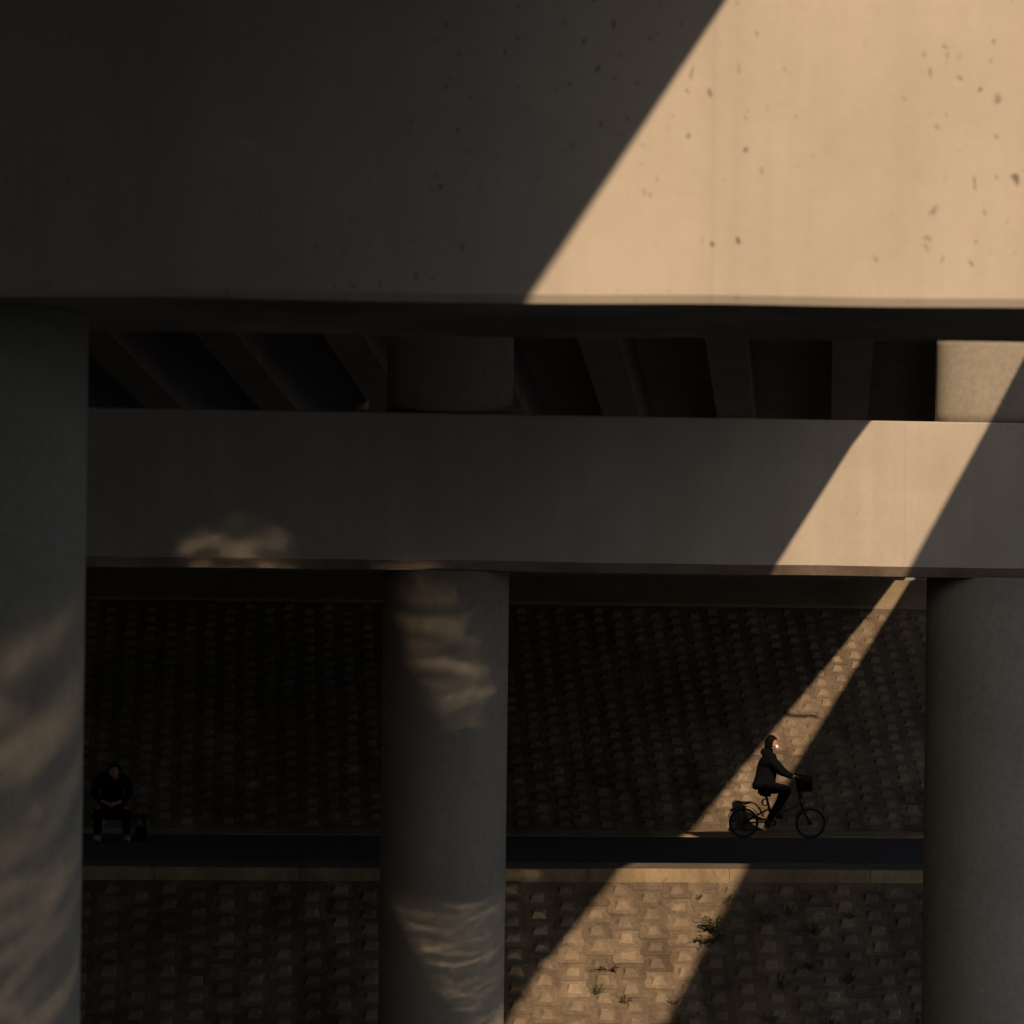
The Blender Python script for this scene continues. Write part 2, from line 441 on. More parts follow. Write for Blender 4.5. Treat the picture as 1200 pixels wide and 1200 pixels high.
# left and right edges (y, x); crossovers, bay and openings are invented to steer sun onto the water
LE = [(-45, 3.5), (-16.2, 3.5), (-16, 2.6), (-7, 2.6), (-6.9, 3.9), (4.68, 4.33), (4.78, 2.5), (6.3, 2.5), (6.4, 4.53), (8.60, 4.74), (8.65, 1.12), (9.25, 1.23),
      (11.57, 1.66), (12.4, 1.8), (12.5, 3.5), (17.2, 4.45), (17.3, 2.6), (21, 3.2), (25.7, 3.74), (30.4, 4.66), (33.25, 5.13), (35.3, 5.63), (38, 6.15), (50.9, 7.5), (62, 8.5)]
RE = [(-45, 3.46), (-16.2, 3.46), (-16, 4.9), (-7, 4.9), (-6.9, 3.86), (3.3, 4.24), (3.4, 4.10), (4.6, 4.22), (6, 4.55), (7, 4.62), (11.0, 4.98), (11.2, 5.5), (17.5, 6.1), (18, 5.66), (23, 6.09), (28.7, 6.72), (31.8, 7.1), (36.4, 7.6), (38, 7.75), (48.2, 8.36), (62, 9.2)]
LIGHT_SLOT = [(5.5, 4.68, 5.60), (10.9, 5.06, 5.95)]       # narrow opening added in the right deck to let sun reach the water: y, x0, x1
def lerp(tab, y):
    for (a, xa), (b, xb) in zip(tab, tab[1:]):
        if y <= b: return xa+(xb-xa)*(y-a)/(b-a)
    return tab[-1][1]

def deck(name, label, edge, side, width, girders, slot=None, y0=-45, y1=62):
    root = thing(name, label, 'bridge deck', (0, 38, 8.75))
    off = Vector((0, 38, 8.75))
    ys = sorted({y for y, x in edge} | {y0, y1, 38} | ({y for y, a, b in slot} if slot else set()))
    xo = lambda y: -17.0+0.05*y if side < 0 else 14.0+0.05*y
    def piece(yy, fa, fb, za, zb_, nm, mat=M_deck):
        bm = bmesh.new(); secs = []
        for y in yy:
            a, b, z = fa(y), fb(y), slab_z(y)
            secs.append([Vector(p)-off for p in ((a, y, z+za), (b, y, z+za), (b, y, z+zb_), (a, y, z+zb_))])
        sweep_section(bm, secs); return mesh_obj(nm, bm, mat, root)
    E = lambda y: lerp(edge, y)
    if slot:
        (ya, a0, a1), (yb, b0, b1) = slot
        s0 = lambda y: a0+(b0-a0)*(y-ya)/(yb-ya)
        s1 = lambda y: a1+(b1-a1)*(y-ya)/(yb-ya)
        piece([y for y in ys if y <= ya], E, xo, 0, 0.3, 'slab')
        piece([y for y in ys if ya <= y <= yb], E, s0, 0, 0.3, 'slab')
        piece([y for y in ys if ya <= y <= yb], s1, xo, 0, 0.3, 'slab')
        piece([y for y in ys if y >= yb], E, xo, 0, 0.3, 'slab')
    else:
        piece(ys, E, xo, 0, 0.3, 'slab')
    if side > 0:
        piece([y for y in ys if y >= 3.3], E, lambda y: E(y)+0.22, 0.3, 1.2, 'parapet')
    else:
        piece([y for y in ys if y >= 17.3], E, lambda y: E(y)-0.22, 0.3, 1.2, 'parapet')
    piece(ys, xo, lambda y: xo(y)-side*0.22, 0.3, 1.2, 'parapet')
    if side < 0:                                # thin downstand added inside the free edge to shade the soffit
        piece([37, 38, 50.9, y1-0.2], lambda y: E(y)-0.68, lambda y: E(y)-0.56, -0.8, -0.002, 'shade_beam')
    for f in girders:
        piece([14.9, 23, 38, y1-0.2], f, lambda y: f(y)+0.55, -0.8, -0.002, 'girder')
    return root
def gl(i):
    x = 4.25-1.715*i
    return lambda y: x+(0.10*(y-42.3) if y >= 38 else -0.43+0.175*(y-38))
def gr(i): return lambda y: lerp(RE, y)+1.1+1.715*i
ld = deck('bridge_deck', 'dark concrete bridge deck with slanting girders seen above the middle crossbeam', LE, -1, 20, [gl(i) for i in range(10)])
deck('bridge_deck', 'second concrete bridge deck overhead at the far right across the sunlit gap', RE, +1, 12, [gr(i) for i in range(5)], LIGHT_SLOT)
bm = bmesh.new(); add_tube(bm, [(0, 0, 0), (0.72, 0, -0.03)], 0.042, 10)  # unseen pipe added to cast a shadow streak on the sunlit slope
dp = mesh_obj('shadow_pipe', bm, M_deck, ld); dp.location = Vector((lerp(LE, 43.4)-0.1, 43.4, slab_z(43.4)+0.12))-Vector((0, 38, 8.75))
# abutment under the far end of the decks
bm = bmesh.new(); add_box(bm, -40, 40, 0, 1.0, 0, 2.6)
ab = mesh_obj('abutment_wall', bm, M_deck); rear(ab, 0, vt+3.0, zt+0.3)
tag(ab, 'dark concrete abutment wall under the far end of the bridge girders', 'wall')

# ------------------------------------------------------------------ people: skinned bodies
def skin_mesh(nodes, edges, sub=2, fat=1.0):
    """nodes: {key: (x,y,z,r) or (x,y,z,rx,ry)}; first key is the root"""
    keys = list(nodes); idx = {k: i for i, k in enumerate(keys)}
    me = bpy.data.meshes.new('skeleton')
    me.from_pydata([nodes[k][:3] for k in keys], [(idx[a], idx[b]) for a, b in edges], [])
    o = bpy.data.objects.new('skeleton', me); C.objects.link(o)
    md = o.modifiers.new('skin', 'SKIN'); md.use_smooth_shade = True; md.branch_smoothing = 0.4
    for i, k in enumerate(keys):
        sv = me.skin_vertices[0].data[i]
        n = nodes[k]; sv.radius = (n[3]*fat, (n[4] if len(n) > 4 else n[3])*fat); sv.use_root = (i == 0)
    ss = o.modifiers.new('sub', 'SUBSURF'); ss.levels = sub; ss.render_levels = sub
    dg = bpy.context.evaluated_depsgraph_get()
    res = bpy.data.meshes.new_from_object(o.evaluated_get(dg))
    bpy.data.objects.remove(o); bpy.data.meshes.remove(me)
    for p in res.polygons: p.use_smooth = True
    return res

def skin_part(name, nodes, edges, mat, parent, sub=2, fat=1.12):
    me = skin_mesh(nodes, edges, sub, fat); me.name = name; me.materials.clear(); me.materials.append(mat)
    return link(bpy.data.objects.new(name, me), parent)

def chain(*ks): return list(zip(ks, ks[1:]))

M_skin = plain('skin', (0.36, 0.17, 0.10), 0.55)
M_hair = plain('black_hair', (0.0035, 0.003, 0.0028), 0.75, spec=0.06)
M_mask = plain('white_mask', (0.80, 0.79, 0.77), 0.8)
M_jacket = plain('dark_jacket', (0.0036, 0.0044, 0.0056), 0.95, spec=0.04)
M_trouser = plain('black_trousers', (0.0042, 0.0042, 0.0048), 0.95, spec=0.04)
M_shoe = plain('black_shoes', (0.010, 0.010, 0.011), 0.7, spec=0.3)
M_paleshoe = plain('pale_trainers', (0.22, 0.22, 0.225), 0.7)
M_frame = plain('dark_frame_paint', (0.014, 0.013, 0.020), 0.35)
M_rubber = plain('tyre_rubber', (0.030, 0.029, 0.029), 0.9, spec=0.1)
M_metal = plain('dull_metal', (0.16, 0.16, 0.17), 0.4, 0.9)
M_blackm = plain('black_metal', (0.010, 0.010, 0.011), 0.6, 0.0, 0.3)
M_wire = plain('basket_wire', (0.012, 0.012, 0.014), 0.6)

def head_mesh(bm, c, fx, s=1.0, up=Vector((0, 0, 1))):
    """a head with brow, nose, chin and ears; c centre, fx facing direction"""
    fx = fx.normalized(); sd = up.cross(fx).normalized()
    tmp = bmesh.new(); bmesh.ops.create_uvsphere(tmp, u_segments=24, v_segments=18, radius=1)
    for v in tmp.verts:
        x, y, z = v.co
        X, Y, Z = x*0.095, y*0.074, z*0.118
        if z < 0: X += 0.012*(-z)*(1 if x > 0 else 0.3); Y *= 1+0.28*z
        if x > 0.75 and abs(y) < 0.28: X += 0.020*max(0, 1-abs(z+0.18)/0.28)*(1-abs(y)/0.28)      # nose
        if x > 0.6 and 0.02 < z < 0.22 and 0.2 < abs(y) < 0.62: X -= 0.007                          # eye sockets
        if x > 0.6 and abs(z+0.52) < 0.1 and abs(y) < 0.4: X += 0.005                               # lips
        if x < 0 and z < -0.5: X *= 0.8
        if abs(y) > 0.9 and abs(x) < 0.35 and abs(z+0.05) < 0.32: Y += math.copysign(0.014, y)       # ears
        v.co = c+(fx*X+sd*Y+up*Z)*s
    me = bpy.data.meshes.new('t'); tmp.to_mesh(me); tmp.free(); bm.from_mesh(me); bpy.data.meshes.remove(me)

def join_into(me, bm_extra):
    bm = bmesh.new(); bm.from_mesh(me)
    t = bpy.data.meshes.new('t'); bm_extra.to_mesh(t); bm_extra.free(); bm.from_mesh(t); bpy.data.meshes.remove(t)
    bm.to_mesh(me); bm.free()
    for p in me.polygons: p.use_smooth = True

# --- the cyclist and the bicycle share one frame: origin under the rear axle, x forwards, y away from the camera
K = 493.0
def P(px, py, y=0.0): return ((px-345)/K, y, (1017-py)/K)
BX, BD = 3.71, 49.95                                   # rear-wheel contact point
bike_loc = (BX, BD, 0.004)

bk = thing('bicycle', 'small-wheeled black bicycle with front basket and rear rack, ridden on the path', 'bicycle', bike_loc, PHI)
def wheel(cx, cz, R, nm):
    bm = bmesh.new()
    pts = [(cx+R*math.cos(a*math.pi/24), 0, cz+R*math.sin(a*math.pi/24)) for a in range(48)]
    seg = 8; r = 0.0140
    rings = []
    for i in range(48):
        a = i*math.pi/24; d = Vector((math.cos(a), 0, math.sin(a)))
        c = Vector((cx, 0, cz))+d*(R-r)
        rings.append([bm.verts.new(c+d*r*math.cos(2*math.pi*k/seg)+Vector((0, r*math.sin(2*math.pi*k/seg), 0))) for k in range(seg)])
    for i in range(48):
        for k in range(seg):
            bm.faces.new((rings[i][k], rings[i][(k+1)%seg], rings[(i+1)%48][(k+1)%seg], rings[(i+1)%48][k]))
    w = mesh_obj('wheel', bm, M_rubber, bk, True)
    bm = bmesh.new(); rings = []
    for i in range(48):
        a = i*math.pi/24; d = Vector((math.cos(a), 0, math.sin(a)))
        c = Vector((cx, 0, cz))+d*(R-0.034)
        rings.append([bm.verts.new(c+d*p+Vector((0, q, 0))) for p, q in ((-.006, -.009), (.008, -.012), (.008, .012), (-.006, .009))])
    for i in range(48):
        for k in range(4):
            bm.faces.new((rings[i][k], rings[i][(k+1)%4], rings[(i+1)%48][(k+1)%4], rings[(i+1)%48][k]))
    mesh_obj('rim', bm, M_blackm, w, True)
    for i in range(14):
        a = 2*math.pi*i/14+0.2; bm = bmesh.new()
        s = 0.018 if i % 2 else -0.018
        add_tube(bm, [(cx+0.016*math.cos(a+1.2), s, cz+0.016*math.sin(a+1.2)), (cx+(R-0.045)*math.cos(a), 0, cz+(R-0.045)*math.sin(a))], 0.0022, 4)
        mesh_obj('spoke', bm, M_blackm, w)
    bm = bmesh.new(); add_tube(bm, [(cx, -0.05, cz), (cx, 0.05, cz)], 0.026, 12); mesh_obj('hub', bm, M_blackm, w)
    return w
RW, FW = (0.0, 0.238), (1.072, 0.238)
wheel(*RW, 0.238, 'rear'); wheel(*FW, 0.244, 'front')
def part(nm, polys, r, mat=None, seg=8, parent=None):
    bm = bmesh.new()
    if not isinstance(polys[0][0], (tuple, list, Vector)): polys = [polys]
    for pl in polys: add_tube(bm, pl, r, seg)
    return mesh_obj(nm, bm, mat or M_frame, parent or bk, True)
fr = part('frame', [[P(575, 893), P(548, 790), P(520, 690)], [P(540, 800), P(612, 832), P(700, 795), P(795, 745)], [P(785, 690), P(806, 775)]], 0.021)
for sy in (-0.055, 0.055):
    part('chain_stay', [P(345, 900, sy), P(470, 893, sy*.9), P(568, 893, sy*.5)], 0.010)
    part('seat_stay', [P(345, 900, sy), P(445, 840, sy*.8), P(535, 793, sy*.3)], 0.010)
    part('fork_blade', [P(806, 775, sy*.5), P(822, 815, sy), P(873, 899, sy)], 0.012)
part('seat_post', [P(545, 790), P(512, 672)], 0.014, M_metal)
part('handlebar_stem', [P(790, 705), P(762, 560), P(752, 530)], 0.015, M_blackm)
part('handlebar', [[P(728, 532, -0.27), P(742, 526, -0.18), P(756, 532, 0), P(742, 526, 0.18), P(728, 532, 0.27)]], 0.012, M_blackm)
for sy in (-0.27, 0.27):
    part('grip', [[P(722, 534, sy*1.03), P(738, 527, sy*0.74)]], 0.017, M_rubber)
bm = bmesh.new()                                           # saddle
secs = []
for t, hw, h in ((0, .055, .02), (.25, .085, .035), (.5, .07, .035), (.8, .03, .03), (1, .018, .02)):
    x, y, z = P(482+80*t, 668-4*t)
    secs.append([(x, hw*math.cos(a*math.pi/4), z+h*(math.sin(a*math.pi/4) if math.sin(a*math.pi/4) > 0 else .5*math.sin(a*math.pi/4))) for a in range(8)])
sweep_section(bm, secs); mesh_obj('saddle', bm, M_blackm, bk, True)
# rear rack
bm = bmesh.new()
for yy in (-0.055, -0.02, 0.02, 0.055): add_tube(bm, [P(288, 733, yy), P(345, 738, yy), P(398, 738, yy)], 0.007, 6)
for xx in (292, 320, 350, 380, 398): add_tube(bm, [P(xx, 735, -0.06), P(xx, 735, 0.06)], 0.006, 6)
rk = mesh_obj('rear_rack', bm, M_blackm, bk)
for yy in (-0.06, 0.06):
    part('rack_strut', [[P(300, 738, yy), P(345, 752, yy), P(390, 742, yy)], [P(398, 738, yy), P(430, 748, yy), P(462, 775, yy*.8), P(482, 812, yy*.6), P(500, 850, yy*.5)]], 0.008, M_blackm, 6, rk)
    part('rack_leg', [[P(352, 750, yy*1.1), P(346, 895, yy*1.1)]], 0.005, M_blackm, 6, rk)
def guard(cx, cz, R, a0, a1):
    bm = bmesh.new(); secs = []
    for i in range(19):
        a = math.radians(a0+(a1-a0)*i/18); d = Vector((math.cos(a), 0, math.sin(a))); c = Vector((cx, 0, cz))
        secs.append([c+d*(R-0.01)+Vector((0, -.027, 0)), c+d*R+Vector((0, -.016, 0)), c+d*R+Vector((0, .016, 0)), c+d*(R-0.01)+Vector((0, .027, 0)), c+d*(R-.004)])
    sweep_section(bm, secs); return mesh_obj('mudguard', bm, M_blackm, bk, True)
guard(0.0, 0.238, 0.272, 28, 160)
guard(1.072, 0.238, 0.268, 70, 165)
# drivetrain
def disc(nm, cx, cz, y, r, th, mat, n=28, teeth=0.0, holes=False):
    bm = bmesh.new()
    pts = [(cx+(r+(teeth if k % 2 else 0))*math.cos(2*math.pi*k/n), cz+(r+(teeth if k % 2 else 0))*math.sin(2*math.pi*k/n)) for k in range(n)]
    sweep_section(bm, [[(x, y-th/2, z) for x, z in pts], [(x, y+th/2, z) for x, z in pts]])
    return mesh_obj(nm, bm, mat, bk)
disc('chainring', *[P(575, 895)[i] for i in (0, 2)], -0.045, 0.074, 0.006, M_metal, 40, 0.005)
disc('chain_guard', *[P(575, 895)[i] for i in (0, 2)], -0.055, 0.060, 0.004, M_blackm, 32)
disc('sprocket', 0.0, 0.234, -0.045, 0.052, 0.022, M_blackm, 32, 0.004)
part('derailleur', [[P(345, 915, -.06), P(362, 935, -.06), P(350, 958, -.06)]], 0.012, M_blackm)
part('chain', [[P(345, 874, -.045), P(575, 858, -.045)], [P(350, 962, -.045), P(575, 931, -.045)]], 0.005, M_blackm, 6)
cx0 = P(575, 895)
part('crank', [[P(575, 895, -.07), P(520, 922, -.09)]], 0.012, M_metal)
part('crank', [[P(575, 895, .07), P(630, 868, .09)]], 0.012, M_metal)
for (px, py, y0_, y1_) in ((518, 923, -.09, -.18), (632, 867, .09, .18)):
    bm = bmesh.new(); a = P(px, py); add_box(bm, a[0]-.045, a[0]+.045, min(y0_, y1_), max(y0_, y1_), a[2]-.012, a[2]+.012, .004); mesh_obj('pedal', bm, M_rubber, bk)
part('kickstand', [[P(395, 893, -.07), P(392, 955, -.10)]], 0.008, M_blackm)
# front basket of wire mesh
bm = bmesh.new()
tl, tr, bl_, br_ = P(757, 518), P(868, 536), P(778, 656), P(874, 648)
def bpt(s, t, y):
    top = Vector(tl).lerp(Vector(tr), s); bot = Vector(bl_).lerp(Vector(br_), s)
    p = bot.lerp(top, t); p.y = y*(0.12+0.04*t); return p
for y in (-1, 1):
    for i in range(10): add_tube(bm, [bpt(i/9, 0, y), bpt(i/9, 1, y)], 0.0032, 4)
    for j in range(7): add_tube(bm, [bpt(0, j/6, y), bpt(1, j/6, y)], 0.0032 if j < 6 else 0.008, 4)
for s in (0, 1):
    for i in range(10): add_tube(bm, [bpt(s, 0, -1+2*i/9), bpt(s, 1, -1+2*i/9)], 0.0032, 4)
    for j in range(7): add_tube(bm, [bpt(s, j/6, -1), bpt(s, j/6, 1)], 0.0032 if j < 6 else 0.008, 4)
for i in range(8): add_tube(bm, [bpt(i/7, 0, -1), bpt(i/7, 0, 1)], 0.0032, 4)
bs = mesh_obj('basket', bm, M_wire, bk)
bm = bmesh.new()
q = [bpt(.03, .06, -.9), bpt(.97, .06, -.9), bpt(.97, .06, .9), bpt(.03, .06, .9)]; q2 = [bpt(.05, .80, -.9), bpt(.95, .72, -.9), bpt(.95, .72, .9), bpt(.05, .80, .9)]
sweep_section(bm, [q, q2]); bag = mesh_obj('bag', bm, M_jacket, None)
bag.location = bike_loc; bag.rotation_euler = (0, 0, PHI); tag(bag, 'dark cloth bag lying in the bicycle basket', 'bag')
bm = bmesh.new(); bmesh.ops.create_uvsphere(bm, u_segments=12, v_segments=8, radius=0.032)
for v in bm.verts: v.co = Vector((v.co.x*1.2, v.co.y, v.co.z))+Vector(P(792, 690, 0.0))+Vector((0.03, 0, 0))
mesh_obj('headlight', bm, M_metal, bk, True)
# coiled cable lock behind the seat post
bm = bmesh.new()
pts = [Vector(P(507+(22+.12*t)*math.cos(t*.5), 737+25*math.sin(t*.5)))+Vector((0, -.07+.002*t, 0)) for t in range(0, 27)]
add_tube(bm, pts, 0.009, 6)
lk = mesh_obj('cable_lock', bm, M_blackm, None, True); lk.location = bike_loc; lk.rotation_euler = (0, 0, PHI)
tag(lk, 'black coiled cable lock hanging behind the bicycle seat post', 'lock')

# --- cyclist
cyc = thing('person', 'cyclist in dark hooded jacket and white face mask riding the small-wheeled bicycle', 'person', bike_loc, PHI)
def nd(px, py, y, r, r2=None): return P(px, py, y)+((r, r2) if r2 else (r,))
ns = {'pel': nd(497, 620, 0, .06, .10), 'sp': nd(505, 545, 0, .08, .11), 'ch': nd(528, 460, 0, .08, .12), 'sh': nd(543, 402, 0, .05, .08), 'nk': nd(553, 352, 0, .045), 'hd': nd(560, 312, 0, .055)}
ed = chain('pel', 'sp', 'ch', 'sh', 'nk', 'hd')
for s, kn, an, toe, tag_ in ((-1, (690, 626), (535, 868), (492, 918), 'r'), (1, (668, 634), (622, 812), (655, 858), 'l')):
    ns.update({'hip'+tag_: nd(510, 624, s*.09, .070), 'kn'+tag_: nd(*kn, s*.10, .060), 'cf'+tag_: nd(kn[0]+(an[0]-kn[0])*.35, kn[1]+(an[1]-kn[1])*.35, s*.10, .056), 'an'+tag_: nd(*an, s*.11, .036)})
    ed += chain('pel', 'hip'+tag_, 'kn'+tag_, 'cf'+tag_, 'an'+tag_)
    ns.update({'shd'+tag_: nd(552, 408, s*.15, .045), 'el'+tag_: nd(628, 488, s*.235, .042), 'wr'+tag_: nd(712, 532, s*.245, .027), 'pm'+tag_: nd(731, 530, s*.235, .030, .020)})
    ed += chain('sh', 'shd'+tag_, 'el'+tag_, 'wr'+tag_, 'pm'+tag_)
    for f in range(4):                                     # fingers closed over the grip
        yy = s*(.265-.020*f); L = (14, 17, 16, 12)[f]
        ns.update({f'f{f}a{tag_}': nd(738+L*.3, 522, yy, .009), f'f{f}b{tag_}': nd(744+L*.25, 530, yy, .0085), f'f{f}c{tag_}': nd(738+L*.15, 540, yy, .008)})
        ed += chain('pm'+tag_, f'f{f}a{tag_}', f'f{f}b{tag_}', f'f{f}c{tag_}')
    ns.update({f'ta{tag_}': nd(734, 538, s*.195, .010), f'tb{tag_}': nd(742, 541, s*.18, .009)})
    ed += chain('pm'+tag_, f'ta{tag_}', f'tb{tag_}')
me = skin_mesh(ns, ed, 2); me.materials.clear(); me.materials.append(M_skin)
hb = bmesh.new(); hc = Vector(P(561, 279)); head_mesh(hb, hc, Vector((1, 0, 0.06)), 0.9); join_into(me, hb)
me.name = 'body'; link(bpy.data.objects.new('body', me), cyc)
jn = {'pel': nd(500, 622, 0, .112, .16), 'hem': nd(503, 636, 0, .07, .13), 'sp': nd(512, 548, 0, .112, .15), 'ch': nd(528, 465, 0, .125, .18), 'sh': nd(545, 402, 0, .11, .16), 'cl': nd(552, 368, 0, .085, .10), 'col': nd(557, 344, 0, .068)}
je = chain('sp', 'pel', 'hem') + chain('sp', 'ch', 'sh', 'cl', 'col')
for s, t in ((-1, 'r'), (1, 'l')):
    jn.update({'shd'+t: nd(553, 408, s*.18, .078), 'ua'+t: nd(592, 452, s*.215, .066), 'el'+t: nd(630, 492, s*.235, .057), 'fa'+t: nd(672, 516, s*.24, .048), 'wr'+t: nd(714, 534, s*.245, .037)})
    je += chain('sh', 'shd'+t, 'ua'+t, 'el'+t, 'fa'+t, 'wr'+t)
jn = {k: jn[k] for k in ['sp']+[k for k in jn if k != 'sp']}
jk = skin_part('jacket', jn, je, M_jacket, cyc, 2, 1.2)
hn = {'a': nd(572, 366, 0, .055, .10), 'b': nd(535, 354, 0, .068, .11), 'c': nd(508, 352, 0, .058, .10), 'd': nd(500, 382, 0, .04, .09)}
skin_part('hood', hn, chain('a', 'b', 'c', 'd'), M_jacket, jk)
bm = bmesh.new()                                           # jacket skirt over the hips, with a ragged hem
secs = []
for t in range(6):
    f = t/5
    c = Vector(P(522-14*f, 575+66*f)); rx, ry = .120-.012*f*f, .165+.012*f
    secs.append([c+Vector((rx*math.cos(k*math.pi/10), ry*math.sin(k*math.pi/10), (-.03*f*max(0, -math.cos(k*math.pi/10)))+(.035*math.cos(k*math.pi/10)*f)+(.008*math.sin(k*2.3) if t == 5 else 0))) for k in range(20)])
sweep_section(bm, secs); mesh_obj('jacket_skirt', bm, M_jacket, jk, True)
tn = {'pel': nd(497, 622, 0, .072, .12)}; te = []
for s, kn, an, t in ((-1, (690, 626), (535, 868), 'r'), (1, (668, 634), (622, 812), 'l')):
    q = lambda f: (kn[0]+(an[0]-kn[0])*f, kn[1]+(an[1]-kn[1])*f)
    tn.update({'hip'+t: nd(515, 624, s*.09, .085), 'th'+t: nd(600, 626, s*.10, .090), 'kn'+t: nd(*kn, s*.10, .074), 'cf'+t: nd(*q(.35), s*.10, .074), 'lo'+t: nd(*q(.75), s*.105, .056), 'an'+t: nd(*q(1.02), s*.11, .050)})
    te += chain('pel', 'hip'+t, 'th'+t, 'kn'+t, 'cf'+t, 'lo'+t, 'an'+t)
skin_part('trousers', tn, te, M_trouser, cyc)
for s, pts in ((-1, ((545, 868), (520, 893), (492, 900), (535, 925))), (1, ((622, 815), (630, 845), (616, 842), (668, 860)))):
    sn = {'b': nd(*pts[0], s*.115, .045), 'c': nd(*pts[1], s*.12, .048), 'h': nd(*pts[2], s*.12, .036), 't': nd(*pts[3], s*.125, .034, .045)}
    skin_part('shoe', sn, [('b', 'c'), ('c', 'h'), ('c', 't')], M_shoe, cyc)
# hair: a bob with a fringe, falling to the collar at the back
bm = bmesh.new(); bmesh.ops.create_uvsphere(bm, u_segments=28, v_segments=20, radius=1)
for v in list(bm.verts):
    x, y, z = v.co
    X, Y, Z = x*.103-.012, y*.088, z*.116+.018
    if z < 0: X = x*.100-.020+z*.014; Z = z*.150+.014; Y = y*.086
    v.co = hc+Vector((X, Y, Z))+Vector((1, 1, 1))*0.014*mnoise.noise(Vector((v.co.x*9, v.co.y*9, v.co.z*2.5)))
bmesh.ops.delete(bm, geom=[v for v in bm.verts if v.co.x-hc.x > 0.012+0.055*max(0, (v.co.z-hc.z)/.14) and v.co.z-hc.z < 0.055], context='VERTS')
mesh_obj('hair', bm, M_hair, cyc, True)
bm = bmesh.new(); bmesh.ops.create_uvsphere(bm, u_segments=20, v_segments=14, radius=1)
for v in list(bm.verts):
    x, y, z = v.co
    v.co = hc+Vector((0.028+x*.080, y*.066, -0.048+z*.049))
bmesh.ops.delete(bm, geom=[v for v in bm.verts if v.co.x-hc.x < 0.032], context='VERTS')
mk = mesh_obj('face_mask', bm, M_mask, cyc, True)
for s in (-1, 1):
    bm = bmesh.new(); add_tube(bm, [hc+Vector((.042, s*.074, -.03)), hc+Vector((.0, s*.088, .0))], .003, 5); mesh_obj('ear_loop', bm, M_mask, mk)

# --- the person resting in the dark on the left, seated on a low bench
SX, SD = -6.02, 47.75
bn = thing('bench', 'low plain bench at the back of the path, in the dark on the left', 'bench', (SX+0.05, SD+0.45, 0), PHI)
bm = bmesh.new(); add_box(bm, -.42, .48, -.17, .17, .33, .37, .006); mesh_obj('seat', bm, M_blackm, bn)
for x in (-.34, .40):
    bm = bmesh.new(); add_box(bm, x-.03, x+.03, -.14, .14, 0, .33, .004); mesh_obj('leg', bm, M_blackm, bn)
sit = thing('person', 'person in dark clothes and pale trainers seated on the low bench', 'person', (SX, SD, 0), PHI)
sn = {'pel': (0, .42, .47, .14, .12), 'sp': (0, .40, .66, .15, .11), 'ch': (0, .34, .86, .17, .11), 'sh': (0, .27, .95, .13, .08), 'nk': (0.03, .20, 1.00, .05), 'hd': (0.03, .17, 1.02, .05)}
se = chain('pel', 'sp', 'ch', 'sh', 'nk', 'hd')
for s, t in ((-1, 'r'), (1, 'l')):
    x = -.20 if s < 0 else .23
    sn.update({'hip'+t: (s*.10, .38, .46, .09), 'kn'+t: (x, 0.02, .48, .065), 'cf'+t: (x, 0.03, .33, .058), 'an'+t: (x, .05, .10, .04)})
    se += chain('pel', 'hip'+t, 'kn'+t, 'cf'+t, 'an'+t)
    sn.update({'shd'+t: (s*.19, .30, .95, .06), 'el'+t: (s*.27, .20, .70, .045), 'wr'+t: (s*.12, .02, .60, .03), 'pm'+t: (s*.05, -.03, .57, .03)})
    se += chain('sh', 'shd'+t, 'el'+t, 'wr'+t, 'pm'+t)
    for f in range(4):
        sn[f'f{f}{t}'] = (s*(.02-.012*f), -.075-.006*(f % 2), .565-.018*f+.02, .008); sn[f'g{f}{t}'] = (-s*.03, -.085, .555-.018*f+.02, .0075)
        se += chain('pm'+t, f'f{f}{t}', f'g{f}{t}')
    sn['th'+t] = (s*.02, -.05, .61, .010); se += chain('pm'+t, 'th'+t)
me = skin_mesh(sn, se, 2); me.materials.clear(); me.materials.append(M_skin)
hb = bmesh.new(); hc2 = Vector((0.03, .14, 1.055)); head_mesh(hb, hc2, Vector((.1, -1, -.45)), .9); join_into(me, hb)
me.name = 'body'; link(bpy.data.objects.new('body', me), sit)
jn = {'sp': (0, .40, .64, .18, .14), 'pel': (0, .41, .48, .18, .15), 'ch': (0, .34, .84, .20, .14), 'sh': (0, .30, .96, .15, .10), 'col': (0.02, .20, 1.01, .085)}
je = chain('sp', 'pel') + chain('sp', 'ch', 'sh', 'col')
for s, t in ((-1, 'r'), (1, 'l')):
    jn.update({'shd'+t: (s*.20, .30, .94, .085), 'el'+t: (s*.275, .20, .70, .07), 'wr'+t: (s*.13, .03, .605, .045)})
    je += chain('sh', 'shd'+t, 'el'+t, 'wr'+t)
sj = skin_part('jacket', jn, je, M_jacket, sit, 2, 1.0)
skin_part('hood', {'a': (0.02, .28, 1.0, .10, .09), 'b': (0.03, .20, 1.08, .115, .11), 'c': (0.03, .12, 1.135, .07, .05)}, chain('a', 'b', 'c'), M_jacket, sj)
tn = {'pel': (0, .42, .47, .15, .13)}; te = []
for s, t in ((-1, 'r'), (1, 'l')):
    x = -.20 if s < 0 else .23
    tn.update({'hip'+t: (s*.10, .36, .46, .095), 'kn'+t: (x, 0.02, .47, .07), 'cf'+t: (x, .03, .32, .062), 'an'+t: (x, .05, .09, .056)})
    te += chain('pel', 'hip'+t, 'kn'+t, 'cf'+t, 'an'+t)
skin_part('trousers', tn, te, M_trouser, sit)
for x in (-.20, .23):
    k = {'a': (x, .05, .075, .048, .05), 'h': (x, .09, .045, .042), 't': (x*1.15, -.12, .042, .046, .036)}
    skin_part('shoe', k, [('a', 'h'), ('a', 't')], M_paleshoe, sit)
bm = bmesh.new(); bmesh.ops.create_uvsphere(bm, u_segments=24, v_segments=16, radius=1)
